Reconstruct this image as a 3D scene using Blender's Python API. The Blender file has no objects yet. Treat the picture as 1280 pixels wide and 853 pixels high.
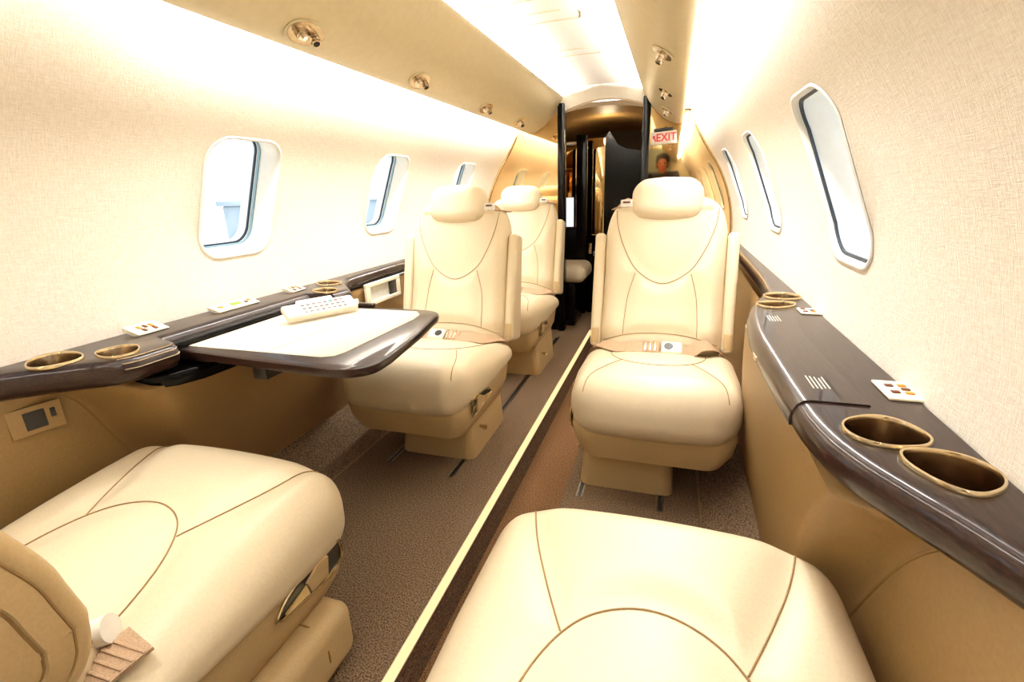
import bpy, bmesh, math, random
from math import sin, cos, pi, radians, sqrt, tan, atan2, exp
from mathutils import Vector, Matrix
from mathutils.bvhtree import BVHTree
from mathutils.geometry import delaunay_2d_cdt

S = bpy.context.scene
COL = S.collection
random.seed(4)

# ---------------------------------------------------------------- materials
def lin(c):
    return tuple((v / 12.92 if v <= .04045 else ((v + .055) / 1.055) ** 2.4) for v in (x / 255 for x in c))

def nmat(name):
    m = bpy.data.materials.new(name); m.use_nodes = True
    nt = m.node_tree
    return m, nt, nt.nodes['Principled BSDF']

def simple(name, rgb, rough=.5, metal=0., coat=0., spec=.5, noise=None, bump=0., nscale=200., emit=0.):
    m, nt, b = nmat(name)
    c = (*lin(rgb), 1)
    b.inputs['Base Color'].default_value = c
    b.inputs['Roughness'].default_value = rough
    b.inputs['Metallic'].default_value = metal
    b.inputs['Coat Weight'].default_value = coat
    b.inputs['Coat Roughness'].default_value = .03
    b.inputs['Specular IOR Level'].default_value = spec
    if emit:
        b.inputs['Emission Color'].default_value = c
        b.inputs['Emission Strength'].default_value = emit
    if noise or bump:
        tc = nt.nodes.new('ShaderNodeTexCoord')
        n = nt.nodes.new('ShaderNodeTexNoise'); n.inputs['Scale'].default_value = nscale
        n.inputs['Detail'].default_value = 4
        nt.links.new(tc.outputs['Object'], n.inputs['Vector'])
        if noise:
            mx = nt.nodes.new('ShaderNodeMix'); mx.data_type = 'RGBA'
            mx.inputs[6].default_value = c; mx.inputs[7].default_value = (*lin(noise), 1)
            rp = nt.nodes.new('ShaderNodeMapRange'); rp.inputs[1].default_value = .35; rp.inputs[2].default_value = .65
            nt.links.new(n.outputs['Fac'], rp.inputs[0]); nt.links.new(rp.outputs[0], mx.inputs[0])
            nt.links.new(mx.outputs[2], b.inputs['Base Color'])
        if bump:
            bp = nt.nodes.new('ShaderNodeBump'); bp.inputs['Strength'].default_value = bump
            bp.inputs['Distance'].default_value = .002
            nt.links.new(n.outputs['Fac'], bp.inputs['Height']); nt.links.new(bp.outputs[0], b.inputs['Normal'])
    return m

LEATHER = simple('cream_leather', (226, 211, 181), .40, noise=(221, 205, 174), bump=.12, nscale=260)
LEATHER2 = simple('tan_leather', (196, 170, 126), .5, noise=(190, 163, 118), bump=.12, nscale=260)
SEAM = simple('seam_thread', (150, 120, 76), .7, noise=(134, 105, 64), nscale=900)
PANEL = simple('tan_side_panel', (150, 121, 78), .5, noise=(144, 115, 72), bump=.1, nscale=180)
PANEL_D = simple('brown_side_panel', (120, 94, 56), .55, noise=(114, 88, 51), bump=.1, nscale=180)
PLASTIC = simple('ivory_plastic', (238, 228, 205), .4, noise=(234, 223, 199), nscale=60)
REMW = simple('remote_housing', (214, 208, 196), .4, noise=(208, 201, 188), nscale=60)
RKEY = simple('remote_key', (120, 116, 110), .5, noise=(110, 106, 100), nscale=60)
WHITE = simple('white_plastic', (240, 238, 232), .35, noise=(236, 234, 227), nscale=60)
WEB = simple('belt_webbing', (196, 168, 138), .75, noise=(160, 130, 100), bump=.5, nscale=700)
BRASS = simple('brushed_brass', (222, 204, 168), .2, metal=1., noise=(208, 188, 150), nscale=40)
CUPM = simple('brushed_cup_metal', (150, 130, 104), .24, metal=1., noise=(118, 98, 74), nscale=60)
CHROME = simple('satin_nickel', (206, 190, 166), .2, metal=1., noise=(190, 172, 146), nscale=60)
BLACK = simple('black_plastic', (16, 15, 15), .35, noise=(22, 20, 20), nscale=80)
GREYB = simple('window_inner_ring', (128, 158, 172), .4, noise=(118, 150, 166), nscale=80)
GASKET = simple('window_gasket', (28, 44, 58), .5, noise=(22, 36, 50), nscale=80)
WOODBLK = simple('black_lacquer', (6, 5, 5), .18, spec=.12, noise=(7, 6, 6), nscale=25)
RAILM = simple('seat_track_metal', (150, 142, 128), .35, metal=1., noise=(120, 112, 98), nscale=80)
CEILM = simple('ceiling_vinyl', (248, 244, 236), .5, noise=(246, 241, 232), nscale=60)
VAL = simple('valance_vinyl', (218, 204, 168), .38, noise=(214, 199, 162), nscale=50)
RED = simple('sign_red', (205, 40, 60), .5, noise=(196, 34, 54), nscale=90)
GREEN = simple('green_display', (110, 180, 40), .4, noise=(100, 170, 36), nscale=90, emit=.6)
ORANGE = simple('amber_key', (206, 132, 40), .4, noise=(190, 118, 34), nscale=90)
BROWNK = simple('brown_key', (96, 44, 22), .4, noise=(86, 38, 18), nscale=90)
GREYK = simple('grey_key', (196, 196, 188), .45, noise=(186, 186, 178), nscale=90)
GREENK = simple('green_key', (40, 150, 100), .45, noise=(36, 140, 92), nscale=90)
REDK = simple('red_key', (214, 60, 66), .45, noise=(204, 54, 60), nscale=90)
TABLEW = simple('table_leather_insert', (232, 221, 196), .4, noise=(228, 216, 190), bump=.08, nscale=240)
VESTM = simple('tan_vestibule_lining', (206, 164, 104), .5, noise=(198, 156, 96), nscale=40)
DOORG = simple('grey_green_door', (150, 156, 136), .5, noise=(140, 148, 128), nscale=12)
JACKET = simple('dark_jacket', (26, 24, 28), .8, noise=(34, 31, 34), nscale=70)
SKIN = simple('skin', (176, 112, 84), .5, noise=(168, 104, 76), nscale=60)
HAIR = simple('dark_hair', (22, 16, 14), .6, noise=(30, 22, 18), nscale=120)
SHIRT = simple('red_shirt', (122, 42, 34), .8, noise=(112, 36, 30), nscale=90)
EXT = simple('hangar_cladding', (160, 174, 186), .8, spec=.1, noise=(152, 167, 180), nscale=3)
APRON = simple('apron_concrete', (226, 226, 222), 1., spec=0., noise=(216, 216, 212), nscale=4)

def wood():
    m, nt, b = nmat('dark_veneer')
    tc = nt.nodes.new('ShaderNodeTexCoord')
    mp = nt.nodes.new('ShaderNodeMapping'); mp.inputs['Scale'].default_value = (90, 7, 90)
    n = nt.nodes.new('ShaderNodeTexNoise'); n.inputs['Scale'].default_value = 3; n.inputs['Detail'].default_value = 6
    rp = nt.nodes.new('ShaderNodeValToRGB')
    rp.color_ramp.elements[0].position = .3; rp.color_ramp.elements[0].color = (*lin((22, 11, 8)), 1)
    rp.color_ramp.elements[1].position = .7; rp.color_ramp.elements[1].color = (*lin((46, 29, 24)), 1)
    nt.links.new(tc.outputs['Object'], mp.inputs[0]); nt.links.new(mp.outputs[0], n.inputs['Vector'])
    nt.links.new(n.outputs['Fac'], rp.inputs[0]); nt.links.new(rp.outputs[0], b.inputs['Base Color'])
    b.inputs['Roughness'].default_value = .3; b.inputs['Specular IOR Level'].default_value = .15
    b.inputs['Coat Weight'].default_value = .36; b.inputs['Coat Roughness'].default_value = .04
    return m
WOOD = wood()

def fabric():
    m, nt, b = nmat('woven_wall_fabric')
    uv = nt.nodes.new('ShaderNodeUVMap'); uv.uv_map = 'UVMap'
    outs = []
    for sc in ((900, 110, 1), (110, 900, 1), (300, 40, 1), (40, 300, 1)):
        mp = nt.nodes.new('ShaderNodeMapping'); mp.inputs['Scale'].default_value = sc
        n = nt.nodes.new('ShaderNodeTexNoise'); n.inputs['Scale'].default_value = 1.; n.inputs['Detail'].default_value = 3
        nt.links.new(uv.outputs[0], mp.inputs[0]); nt.links.new(mp.outputs[0], n.inputs['Vector'])
        outs.append(n.outputs['Fac'])
    a = outs[0]
    for o in outs[1:]:
        ad = nt.nodes.new('ShaderNodeMath'); ad.operation = 'ADD'
        nt.links.new(a, ad.inputs[0]); nt.links.new(o, ad.inputs[1]); a = ad.outputs[0]
    mr = nt.nodes.new('ShaderNodeMapRange'); mr.inputs[1].default_value = 1.55; mr.inputs[2].default_value = 2.45
    nt.links.new(a, mr.inputs[0])
    rp = nt.nodes.new('ShaderNodeValToRGB')
    rp.color_ramp.elements[0].color = (*lin((228, 217, 200)), 1)
    rp.color_ramp.elements[1].color = (*lin((246, 240, 230)), 1)
    nt.links.new(mr.outputs[0], rp.inputs[0]); nt.links.new(rp.outputs[0], b.inputs['Base Color'])
    bp = nt.nodes.new('ShaderNodeBump'); bp.inputs['Strength'].default_value = .25; bp.inputs['Distance'].default_value = .002
    nt.links.new(mr.outputs[0], bp.inputs['Height']); nt.links.new(bp.outputs[0], b.inputs['Normal'])
    b.inputs['Roughness'].default_value = .85; b.inputs['Specular IOR Level'].default_value = .2
    return m
FABRIC = fabric()

def carpet(name, c0, c1):
    m, nt, b = nmat(name)
    tc = nt.nodes.new('ShaderNodeTexCoord')
    n = nt.nodes.new('ShaderNodeTexNoise'); n.inputs['Scale'].default_value = 280; n.inputs['Detail'].default_value = 5
    rp = nt.nodes.new('ShaderNodeValToRGB')
    rp.color_ramp.elements[0].position = .36; rp.color_ramp.elements[0].color = (*lin(c0), 1)
    rp.color_ramp.elements[1].position = .64; rp.color_ramp.elements[1].color = (*lin(c1), 1)
    nt.links.new(tc.outputs['Object'], n.inputs['Vector'])
    nt.links.new(n.outputs['Fac'], rp.inputs[0]); nt.links.new(rp.outputs[0], b.inputs['Base Color'])
    bp = nt.nodes.new('ShaderNodeBump'); bp.inputs['Strength'].default_value = .9; bp.inputs['Distance'].default_value = .004
    nt.links.new(n.outputs['Fac'], bp.inputs['Height']); nt.links.new(bp.outputs[0], b.inputs['Normal'])
    b.inputs['Roughness'].default_value = .95; b.inputs['Specular IOR Level'].default_value = .1
    return m
CARPET = carpet('taupe_carpet', (54, 41, 30), (134, 110, 86))
CARPET_A = carpet('aisle_carpet', (70, 46, 27), (142, 105, 72))

def mirror(name, rgb, rough=.03):
    return simple(name, rgb, rough, metal=1., noise=rgb, nscale=2)
MIRROR = mirror('gold_mirror', (234, 204, 154), .03)
MIRROR_D = mirror('smoked_mirror', (196, 158, 104), .03)

def glass():
    m = bpy.data.materials.new('window_acrylic'); m.use_nodes = True
    nt = m.node_tree; nt.nodes.clear()
    o = nt.nodes.new('ShaderNodeOutputMaterial')
    t = nt.nodes.new('ShaderNodeBsdfTransparent'); t.inputs[0].default_value = (.95, .98, 1, 1)
    g = nt.nodes.new('ShaderNodeBsdfGlossy'); g.inputs['Roughness'].default_value = .02
    mx = nt.nodes.new('ShaderNodeMixShader'); mx.inputs[0].default_value = .05
    nt.links.new(t.outputs[0], mx.inputs[1]); nt.links.new(g.outputs[0], mx.inputs[2])
    nt.links.new(mx.outputs[0], o.inputs[0])
    return m
GLASS = glass()

def emitter(name, rgb, s):
    m = bpy.data.materials.new(name); m.use_nodes = True
    nt = m.node_tree; nt.nodes.clear()
    o = nt.nodes.new('ShaderNodeOutputMaterial'); e = nt.nodes.new('ShaderNodeEmission')
    e.inputs[0].default_value = (*lin(rgb), 1); e.inputs[1].default_value = s
    nt.links.new(e.outputs[0], o.inputs[0]); return m
LED = emitter('aisle_led', (255, 222, 160), 1.6)
SCREENW = emitter('white_lit_panel', (240, 246, 255), 1.3)
LAMP = emitter('reading_lamp_lens', (255, 236, 200), 3.)

# ---------------------------------------------------------------- helpers
def tag(o, label=None, cat=None, group=None, kind=None):
    if label: o['label'] = label
    if cat: o['category'] = cat
    if group: o['group'] = group
    if kind: o['kind'] = kind
    return o

def empty(name, label, cat, loc=(0, 0, 0), group=None, kind=None):
    o = bpy.data.objects.new(name, None); o.empty_display_size = .05
    COL.objects.link(o); o.location = loc
    return tag(o, label, cat, group, kind)

class MB:
    """mesh builder: lists of verts, faces, material indices"""
    def __init__(s): s.v = []; s.f = []; s.mi = []; s.uv = None
    def add(s, v, f, mi=0):
        b = len(s.v); s.v += [Vector(p) for p in v]
        s.f += [tuple(b + i for i in q) for q in f]; s.mi += [mi] * len(f)
        return s
    def xf(s, fn, start=0):
        for i in range(start, len(s.v)): s.v[i] = Vector(fn(s.v[i]))
        return s
    def box(s, lo, hi, mi=0, bev=0.):
        bm = bmesh.new(); bmesh.ops.create_cube(bm, size=1)
        for v in bm.verts:
            v.co = Vector([(lo[i] + hi[i]) / 2 + v.co[i] * (hi[i] - lo[i]) for i in range(3)])
        if bev: bmesh.ops.bevel(bm, geom=bm.edges[:], offset=bev, segments=3, profile=.5, affect='EDGES')
        s.bm(bm, mi); return s
    def bm(s, bm, mi=0):
        bm.verts.index_update()
        s.add([v.co.copy() for v in bm.verts], [[v.index for v in f.verts] for f in bm.faces], mi)
        bm.free(); return s
    def tube(s, pts, r, n=8, mi=0, closed=False, cap=True):
        pts = [Vector(p) for p in pts]; N = len(pts); rings = []
        for i, p in enumerate(pts):
            a = pts[i - 1] if (i or closed) else p; b = pts[(i + 1) % N] if (i < N - 1 or closed) else p
            t = (b - a).normalized() if (b - a).length else Vector((0, 0, 1))
            if i == 0:
                u = t.orthogonal().normalized()
            else:
                u = (u - t * u.dot(t)); u = u.normalized() if u.length > 1e-6 else t.orthogonal().normalized()
            w = t.cross(u)
            rr = r[i] if isinstance(r, (list, tuple)) else r
            rings.append([p + rr * (cos(2 * pi * k / n) * u + sin(2 * pi * k / n) * w) for k in range(n)])
        s.loft(rings, mi, closed=closed, cap=cap and not closed); return s
    def loft(s, rings, mi=0, closed=False, cap=True):
        n = len(rings[0]); N = len(rings); f = []
        for i in range(N if closed else N - 1):
            for k in range(n):
                j = (i + 1) % N
                f.append((i * n + k, i * n + (k + 1) % n, j * n + (k + 1) % n, j * n + k))
        if cap and not closed: f += [tuple(range(n))[::-1], tuple((N - 1) * n + k for k in range(n))]
        s.add([p for q in rings for p in q], f, mi); return s
    def sheet(s, rows, mi=0):
        n = len(rows[0]); f = []
        for i in range(len(rows) - 1):
            for k in range(n - 1):
                f.append((i * n + k, i * n + k + 1, (i + 1) * n + k + 1, (i + 1) * n + k))
        s.add([p for q in rows for p in q], f, mi); return s
    def ribbon(s, pts, nrm, w, t, mi=0):
        """flat strap: pts centre line, nrm normals, width w, thickness t"""
        pts = [Vector(p) for p in pts]; rings = []
        for i, p in enumerate(pts):
            d = (pts[min(i + 1, len(pts) - 1)] - pts[max(i - 1, 0)]).normalized()
            n = Vector(nrm[i] if isinstance(nrm, list) else nrm); n = (n - d * n.dot(d)).normalized()
            sd = d.cross(n)
            ww = w[i] if isinstance(w, list) else w
            rings.append([p + sd * ww / 2 + n * t / 2, p - sd * ww / 2 + n * t / 2, p - sd * ww / 2 - n * t / 2, p + sd * ww / 2 - n * t / 2])
        s.loft(rings, mi); return s
    def build(s, name, mats, parent=None, angle=40, uv=None, fix=True):
        me = bpy.data.meshes.new(name)
        me.from_pydata(s.v, [], s.f)
        if not isinstance(mats, (list, tuple)): mats = [mats]
        for m in mats: me.materials.append(m)
        me.polygons.foreach_set('material_index', s.mi)
        if fix:
            bm = bmesh.new(); bm.from_mesh(me); bmesh.ops.recalc_face_normals(bm, faces=bm.faces[:]); bm.to_mesh(me); bm.free()
        me.shade_smooth(); me.set_sharp_from_angle(angle=radians(angle))
        if uv:
            l = me.uv_layers.new(name='UVMap')
            for lp in me.loops: l.data[lp.index].uv = uv[lp.vertex_index]
        me.update()
        o = bpy.data.objects.new(name, me); COL.objects.link(o)
        if parent is not None: o.parent = parent
        return o

def axis_coords(h, r, k, n):
    i = h - r
    a = [i + r * tan(radians(45 * j / k)) for j in range(1, k + 1)]
    mid = [-i + 2 * i * j / n for j in range(n + 1)] if i > 1e-6 else [0.]
    return [-x for x in reversed(a)] + mid + a

def rbox(hx, hy, hz, r, k=4, n=(10, 6, 10)):
    """rounded box centred on the origin: verts, faces"""
    hs = (hx, hy, hz); cs = [axis_coords(hs[i], r, k, n[i]) for i in range(3)]
    idx = {}; V = []; F = []
    def vid(p):
        key = tuple(round(x, 6) for x in p)
        if key not in idx:
            q = Vector(p); inn = Vector([max(-(hs[i] - r), min(hs[i] - r, q[i])) for i in range(3)])
            d = q - inn
            idx[key] = len(V); V.append(inn + d.normalized() * r if d.length else q)
        return idx[key]
    for ax in range(3):
        b, c = [i for i in range(3) if i != ax]
        for sgn in (-1, 1):
            for i in range(len(cs[b]) - 1):
                for j in range(len(cs[c]) - 1):
                    q = []
                    for (u, w) in ((i, j), (i + 1, j), (i + 1, j + 1), (i, j + 1)):
                        p = [0, 0, 0]; p[ax] = sgn * hs[ax]; p[b] = cs[b][u]; p[c] = cs[c][w]; q.append(vid(p))
                    flip = (sgn > 0) != (ax == 1)
                    F.append(tuple(q) if flip else tuple(reversed(q)))
    return V, F

def polydist(p, poly):
    """distance from 2D point to polyline"""
    best = 9.
    for a, b in zip(poly, poly[1:]):
        dx, dy = b[0] - a[0], b[1] - a[1]; L = dx * dx + dy * dy
        t = max(0, min(1, ((p[0] - a[0]) * dx + (p[1] - a[1]) * dy) / L)) if L else 0
        d = (p[0] - a[0] - t * dx) ** 2 + (p[1] - a[1] - t * dy) ** 2
        if d < best: best = d
    return sqrt(best)

def smooth_poly(pts, n=8):
    """Catmull-Rom through points"""
    P = [Vector(p) for p in pts]; out = []
    for i in range(len(P) - 1):
        p0 = P[i - 1] if i else P[i] * 2 - P[i + 1]; p1, p2 = P[i], P[i + 1]
        p3 = P[i + 2] if i + 2 < len(P) else P[i + 1] * 2 - P[i]
        for k in range(n):
            t = k / n
            out.append(.5 * ((2 * p1) + (p2 - p0) * t + (2 * p0 - 5 * p1 + 4 * p2 - p3) * t * t + (3 * p1 - p0 - 3 * p2 + p3) * t ** 3))
    out.append(P[-1]); return out

def interp(tab, y):
    """monotone cubic through a table"""
    if y <= tab[0][0]: return tab[0][1]
    if y >= tab[-1][0]: return tab[-1][1]
    n = len(tab)
    for i in range(n - 1):
        if y <= tab[i + 1][0]: break
    sl = lambda k: (tab[k + 1][1] - tab[k][1]) / (tab[k + 1][0] - tab[k][0])
    def tg(k):
        if k == 0: return sl(0)
        if k == n - 1: return sl(n - 2)
        p, q = sl(k - 1), sl(k)
        return 0. if p * q <= 0 else 2 * p * q / (p + q)
    h = tab[i + 1][0] - tab[i][0]; t = (y - tab[i][0]) / h
    return ((2 * t ** 3 - 3 * t * t + 1) * tab[i][1] + (t ** 3 - 2 * t * t + t) * h * tg(i) + (-2 * t ** 3 + 3 * t * t) * tab[i + 1][1] + (t ** 3 - t * t) * h * tg(i + 1))

def inset(o, d):
    c = []; n = len(o)
    for i in range(n):
        a, b, e = Vector(o[i - 1]), Vector(o[i]), Vector(o[(i + 1) % n])
        t = (e - a).normalized(); c.append((b.x - t.y * d, b.y + t.x * d))
    return c

def rrect(cx, cy, hx, hy, r, n=6):
    out = []
    for (sx, sy, a0) in ((1, 1, 0), (-1, 1, 90), (-1, -1, 180), (1, -1, 270)):
        for k in range(n + 1):
            a = radians(a0 + 90 * k / n)
            out.append((cx + sx * (hx - r) + r * cos(a), cy + sy * (hy - r) + r * sin(a)))
    return out

def project_seams(mb, seams, direction, off, r, mi, n=6, xf=None):
    """lay thin tubes along polylines projected on the mesh of mb along direction"""
    bv = BVHTree.FromPolygons(mb.v, mb.f); d = Vector(direction)
    for line in seams:
        pts = []; line = [Vector(p) for p in line]
        line = [a.lerp(b, k / 3) for a, b in zip(line, line[1:]) for k in range(3)] + [line[-1]]
        for p in line:
            h = bv.ray_cast(Vector(p) - d * .6, d)
            if h[0] is not None: pts.append(h[0] + h[1] * off)
        if len(pts) > 2: mb.tube(pts, r, n, mi)

# ---------------------------------------------------------------- camera
F, CX, CY, VPX, VPY, ROLL = 605., 640., 426.5, 843., 233., -.033
yv = Vector((VPX - CX, VPY - CY, F)).normalized()
zn = yv.cross(Vector((1, ROLL, 0))).normalized()
zv = zn if zn.y < 0 else -zn
xv = yv.cross(zv)
right = Vector((xv.x, yv.x, zv.x)); down = Vector((xv.y, yv.y, zv.y)); fwd = Vector((xv.z, yv.z, zv.z))
CAMP = Vector((.425, 0, .9))
cam = bpy.data.cameras.new('camera'); cam.sensor_width = 36; cam.lens = F / 1280 * 36
cam.clip_start = .01
co = bpy.data.objects.new('camera', cam); COL.objects.link(co)
M = Matrix((( right.x, -down.x, -fwd.x, CAMP.x), (right.y, -down.y, -fwd.y, CAMP.y), (right.z, -down.z, -fwd.z, CAMP.z), (0, 0, 0, 1)))
co.matrix_world = M
S.camera = co

# ---------------------------------------------------------------- setting
CZ, R = .63, .755
Y0, Y1 = -1.7, 3.08           # cabin ends
YW = 4.5                      # vestibule end

def wall_xz(s):
    """arc length s from ledge level -> x,z of the right wall"""
    ph = s / R - radians(1.5)
    x, z = R * cos(ph), CZ + R * sin(ph)
    if z > 1.06:              # the top runs straighter up behind the valance
        x0 = sqrt(R * R - (1.06 - CZ) ** 2); t = z - 1.06
        x = x0 - t * .685 + t * t * .55
    return x, z
SMAX = R * radians(1.5 + 63)

WIN_S = R * radians(1.5 + 21.6)
def win_list(side): return [(1.085 if side < 0 else 1.05) + .735 * k for k in range(-3, 3)]

def build_wall(side):
    """fuselage lining with window openings"""
    pts = []; edges = []; outer = []
    ys = [Y0 + (Y1 - Y0) * i / 96 for i in range(97)]; ss = [SMAX * j / 30 for j in range(31)]
    holes = [rrect(c, WIN_S, .118, .158, .062, 7) for c in win_list(side)]
    def inside(p):
        return any(abs(p[0] - c) < .13 and abs(p[1] - WIN_S) < .17 for c in win_list(side))
    for j in range(31):
        for i in range(97):
            p = (ys[i], ss[j])
            if not inside(p): pts.append(p)
    for h in holes:
        b = len(pts); pts += h; n = len(h)
        edges += [(b + k, b + (k + 1) % n) for k in range(n)]
    r = delaunay_2d_cdt([Vector(p) for p in pts], edges, [], 0, 1e-6)
    V2, Fc = r[0], r[2]
    fs = []
    for f in Fc:
        c = sum((V2[i] for i in f), Vector((0, 0))) / len(f)
        if any(point_in(c, h) for h in holes): continue
        fs.append(tuple(f))
    mb = MB(); v = []
    for p in V2:
        x, z = wall_xz(p.y); v.append((side * x, p.x, z))
    mb.add(v, fs)
    o = mb.build('wall_left' if side < 0 else 'wall_right', FABRIC, uv=[(p.x, p.y) for p in V2], angle=80)
    tag(o, kind='structure')

def point_in(p, poly):
    c = False; n = len(poly); j = n - 1
    for i in range(n):
        if (poly[i][1] > p[1]) != (poly[j][1] > p[1]) and p[0] < (poly[j][0] - poly[i][0]) * (p[1] - poly[i][1]) / (poly[j][1] - poly[i][1]) + poly[i][0]:
            c = not c
        j = i
    return c

wcount = 0
def build_windows(side):
    global wcount
    for c in win_list(side):
        wcount += 1
        def ring(h, v, rad, out, y=c):
            rr = []
            for (yy, s) in rrect(y, WIN_S, h, v, rad, 7):
                x, z = wall_xz(s); ph = s / R - radians(1.5)
                rr.append((side * (x + out * cos(ph * .9)), yy, z + out * sin(ph * .9)))
            return rr
        root = empty('window_%d' % wcount, None, None, kind='structure')
        fr = MB()
        fr.loft([ring(.126, .166, .068, -.001), ring(.123, .163, .066, -.0035), ring(.118, .158, .062, -.002), ring(.1145, .1545, .059, .005),
                 ring(.1125, .1525, .057, .018), ring(.109, .149, .055, .036), ring(.104, .144, .051, .062), ring(.103, .143, .05, .10), ring(.125, .165, .07, .10), ring(.126, .166, .07, .0)], cap=False)
        fr.build('window_frame', WHITE, root, angle=60)
        g = MB()
        if side > 0:
            g.loft([ring(.1145, .1545, .058, .007), ring(.108, .148, .053, .008), ring(.108, .148, .053, .012), ring(.114, .154, .058, .013)], closed=True)
        else:
            g.loft([ring(.1055, .1445, .052, .064), ring(.100, .140, .048, .065), ring(.100, .140, .048, .070), ring(.1055, .1445, .052, .071)], closed=True)
        if side < 0:
            q0 = len(g.f)
            g.loft([ring(.1065, .1465, .052, .052), ring(.1025, .1425, .049, .053), ring(.1025, .1425, .049, .060), ring(.1060, .1450, .052, .061)], closed=True)
            for q in range(q0, len(g.f)): g.mi[q] = 1
        g.build('gasket', [GASKET, GREYB], root)
        p = MB(); a = ring(.1035, .1425, .051, .074); n = len(a); ctr = Vector((0, 0, 0))
        for q in a: ctr += Vector(q) / n
        a2 = ring(.1035, .1425, .051, .079)
        p.add(a, [tuple(range(n))]); p.add(a2, [tuple(reversed(range(n)))])
        b = 0
        p.f += [(k, (k + 1) % n, n + (k + 1) % n, n + k) for k in range(n)]; p.mi += [0] * n
        p.build('pane', GLASS, root)

for sd in (-1, 1):
    build_wall(sd); build_windows(sd)

# ceiling panel
mb = MB(); rows = []
for y in [Y0 + (Y1 + .02 - Y0) * i / 40 for i in range(41)]:
    rows.append([(x, y, 1.468 - .32 * x * x) for x in [-.36 + .72 * j / 24 for j in range(25)]])
mb.sheet(rows)
rows = [[(p[0], p[1], p[2] + .02) for p in r_] for r_ in rows]; mb.sheet(rows)
bvc = BVHTree.FromPolygons(mb.v, mb.f)
for yc in (1.74, 2.36):       # flush service hatches: hairline joints
    for hy, hx in ((.055, .15),):
        for y_ in (yc - .055, yc + .085):
            pass
def ceil_line(pts, r=.0016):
    mb.tube([(x, y, 1.468 - .32 * x * x - .0004) for x, y in pts], r, 6, 1)
for yc in (1.64, 1.86, 2.34):
    for (a, b) in ((-.10, .10),):
        lo, hi = yc - .045, yc + .045
        ceil_line([(-.165, lo + .015), (-.155, lo), (-.06, lo - .004), (.03, lo - .004)])
        ceil_line([(-.165, lo + .015), (-.175, yc), (-.165, hi - .01), (-.155, hi)])
        ceil_line([(.085, lo), (.095, lo + .02), (.085, hi - .01), (.075, hi)])
        ceil_line([(-.155, hi), (-.05, hi + .004), (.075, hi)])
tag(mb.build('ceiling', [CEILM, VAL], angle=60), kind='structure')

# valances (service-unit panels)
VPROF = [(.452, 1.31), (.449, 1.262), (.4475, 1.243), (.441, 1.2345), (.428, 1.231), (.405, 1.236), (.375, 1.2485), (.34, 1.270), (.305, 1.302),
         (.275, 1.338), (.252, 1.372), (.234, 1.402), (.226, 1.416), (.227, 1.422), (.233, 1.422), (.242, 1.410), (.262, 1.378), (.29, 1.34), (.33, 1.30), (.40, 1.31)]
def val_z(x):
    P = VPROF[2:13]
    for a, b in zip(P, P[1:]):
        if b[0] <= x <= a[0]:
            t = (x - a[0]) / (b[0] - a[0]); return a[1] + t * (b[1] - a[1]), atan2(b[1] - a[1], a[0] - b[0])
    return 1.25, 0
for k, sd in enumerate((-1, 1)):
    mb = MB()
    mb.loft([[(sd * x, y, z) for x, z in VPROF] for y in [Y0 + (Y1 - Y0) * i / 12 for i in range(13)]])
    tag(mb.build('trim_%d' % (k + 1), VAL, angle=50), kind='structure')
    mb = MB(); mb.box((min(sd * .40, sd * .56), Y0, 1.305), (max(sd * .40, sd * .56), Y1, 1.325))   # roof of the wall cove
    mb.box((min(sd * .23, sd * .42), Y0, 1.45), (max(sd * .23, sd * .42), Y1, 1.46))
    mb.box((min(sd * .40, sd * .42), Y0, 1.305), (max(sd * .40, sd * .42), Y1, 1.46))
    tag(mb.build('trim_%d' % (k + 3), CEILM), kind='structure')

# floors: raised side floors, dropped aisle, sloping side carpets
AX0, AX1, AZ = -.034, .155, -.10
XF = {-1: (-.60, -.775, .10), 1: (.552, .675, .085)}
mb = MB()
for (x0, x1) in ((-.60, AX0), (AX1, .552)):
    mb.box((x0, Y0, -.12), (x1, Y1 + .6, 0), 0)
mb.box((AX0 - .02, Y0, AZ - .02), (AX1 + .02, YW, AZ), 1)
for sd in (-1, 1):
    xa, xb, zb = XF[sd]
    xs = [xa + (xb - xa) * t for t in (0, .25, .5, .75, 1)]
    zs = [zb * t ** 1.25 for t in (0, .25, .5, .75, 1)]
    mb.loft([[(x, y, z) for x, z in zip(xs, zs)] + [(xb, y, -.12), (xa, y, -.12)] for y in (Y0, Y1)], 0)
    mb.tube([(xa, Y0, .0005), (xa, Y1, .0005)], .004, 6, 2)
mb.box((-.6, Y1 + .6, -.12), (.6, YW, -.01), 0)
tag(mb.build('floor', [CARPET, CARPET_A, PANEL_D], angle=50), kind='structure')

# lower side linings: recessed beside the near seats, stepping inboard under the wide part of the ledge
EDGE = {1: [(.05, .725), (.2, .70), (.34, .655), (.45, .60), (.52, .545), (.575, .475)],
        -1: [(.05, .745), (.2, .72), (.33, .688), (.42, .65), (.52, .60), (.575, .53)]}
STEPW = .075
def sstep(t): t = max(0, min(1, t)); return t * t * (3 - 2 * t)
def low_x(side, y, z):
    xb, zb = abs(XF[side][1]), XF[side][2]
    t = max(0, min(1, (z - zb) / (.565 - zb)))
    if side > 0: near, mid, far = xb + .04 * t + .012 * sin(pi * t), xb - .052 * t - .012 * sin(pi * t), xb + .02 * t
    else: near, mid, far = xb - .045 * t, xb - .205 * t ** 1.1 - .01 * sin(pi * t), xb - .08 * t
    mid = mid + (.70 - mid) * sstep((z - (.535 if side < 0 else .55)) / .02)
    e = interp(EDGE[side], z)
    k = sstep((y - e) / STEPW)
    x = near + (mid - near) * k
    k2 = sstep((y - 1.34) / .17)
    return x + (far - x) * k2
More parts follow.
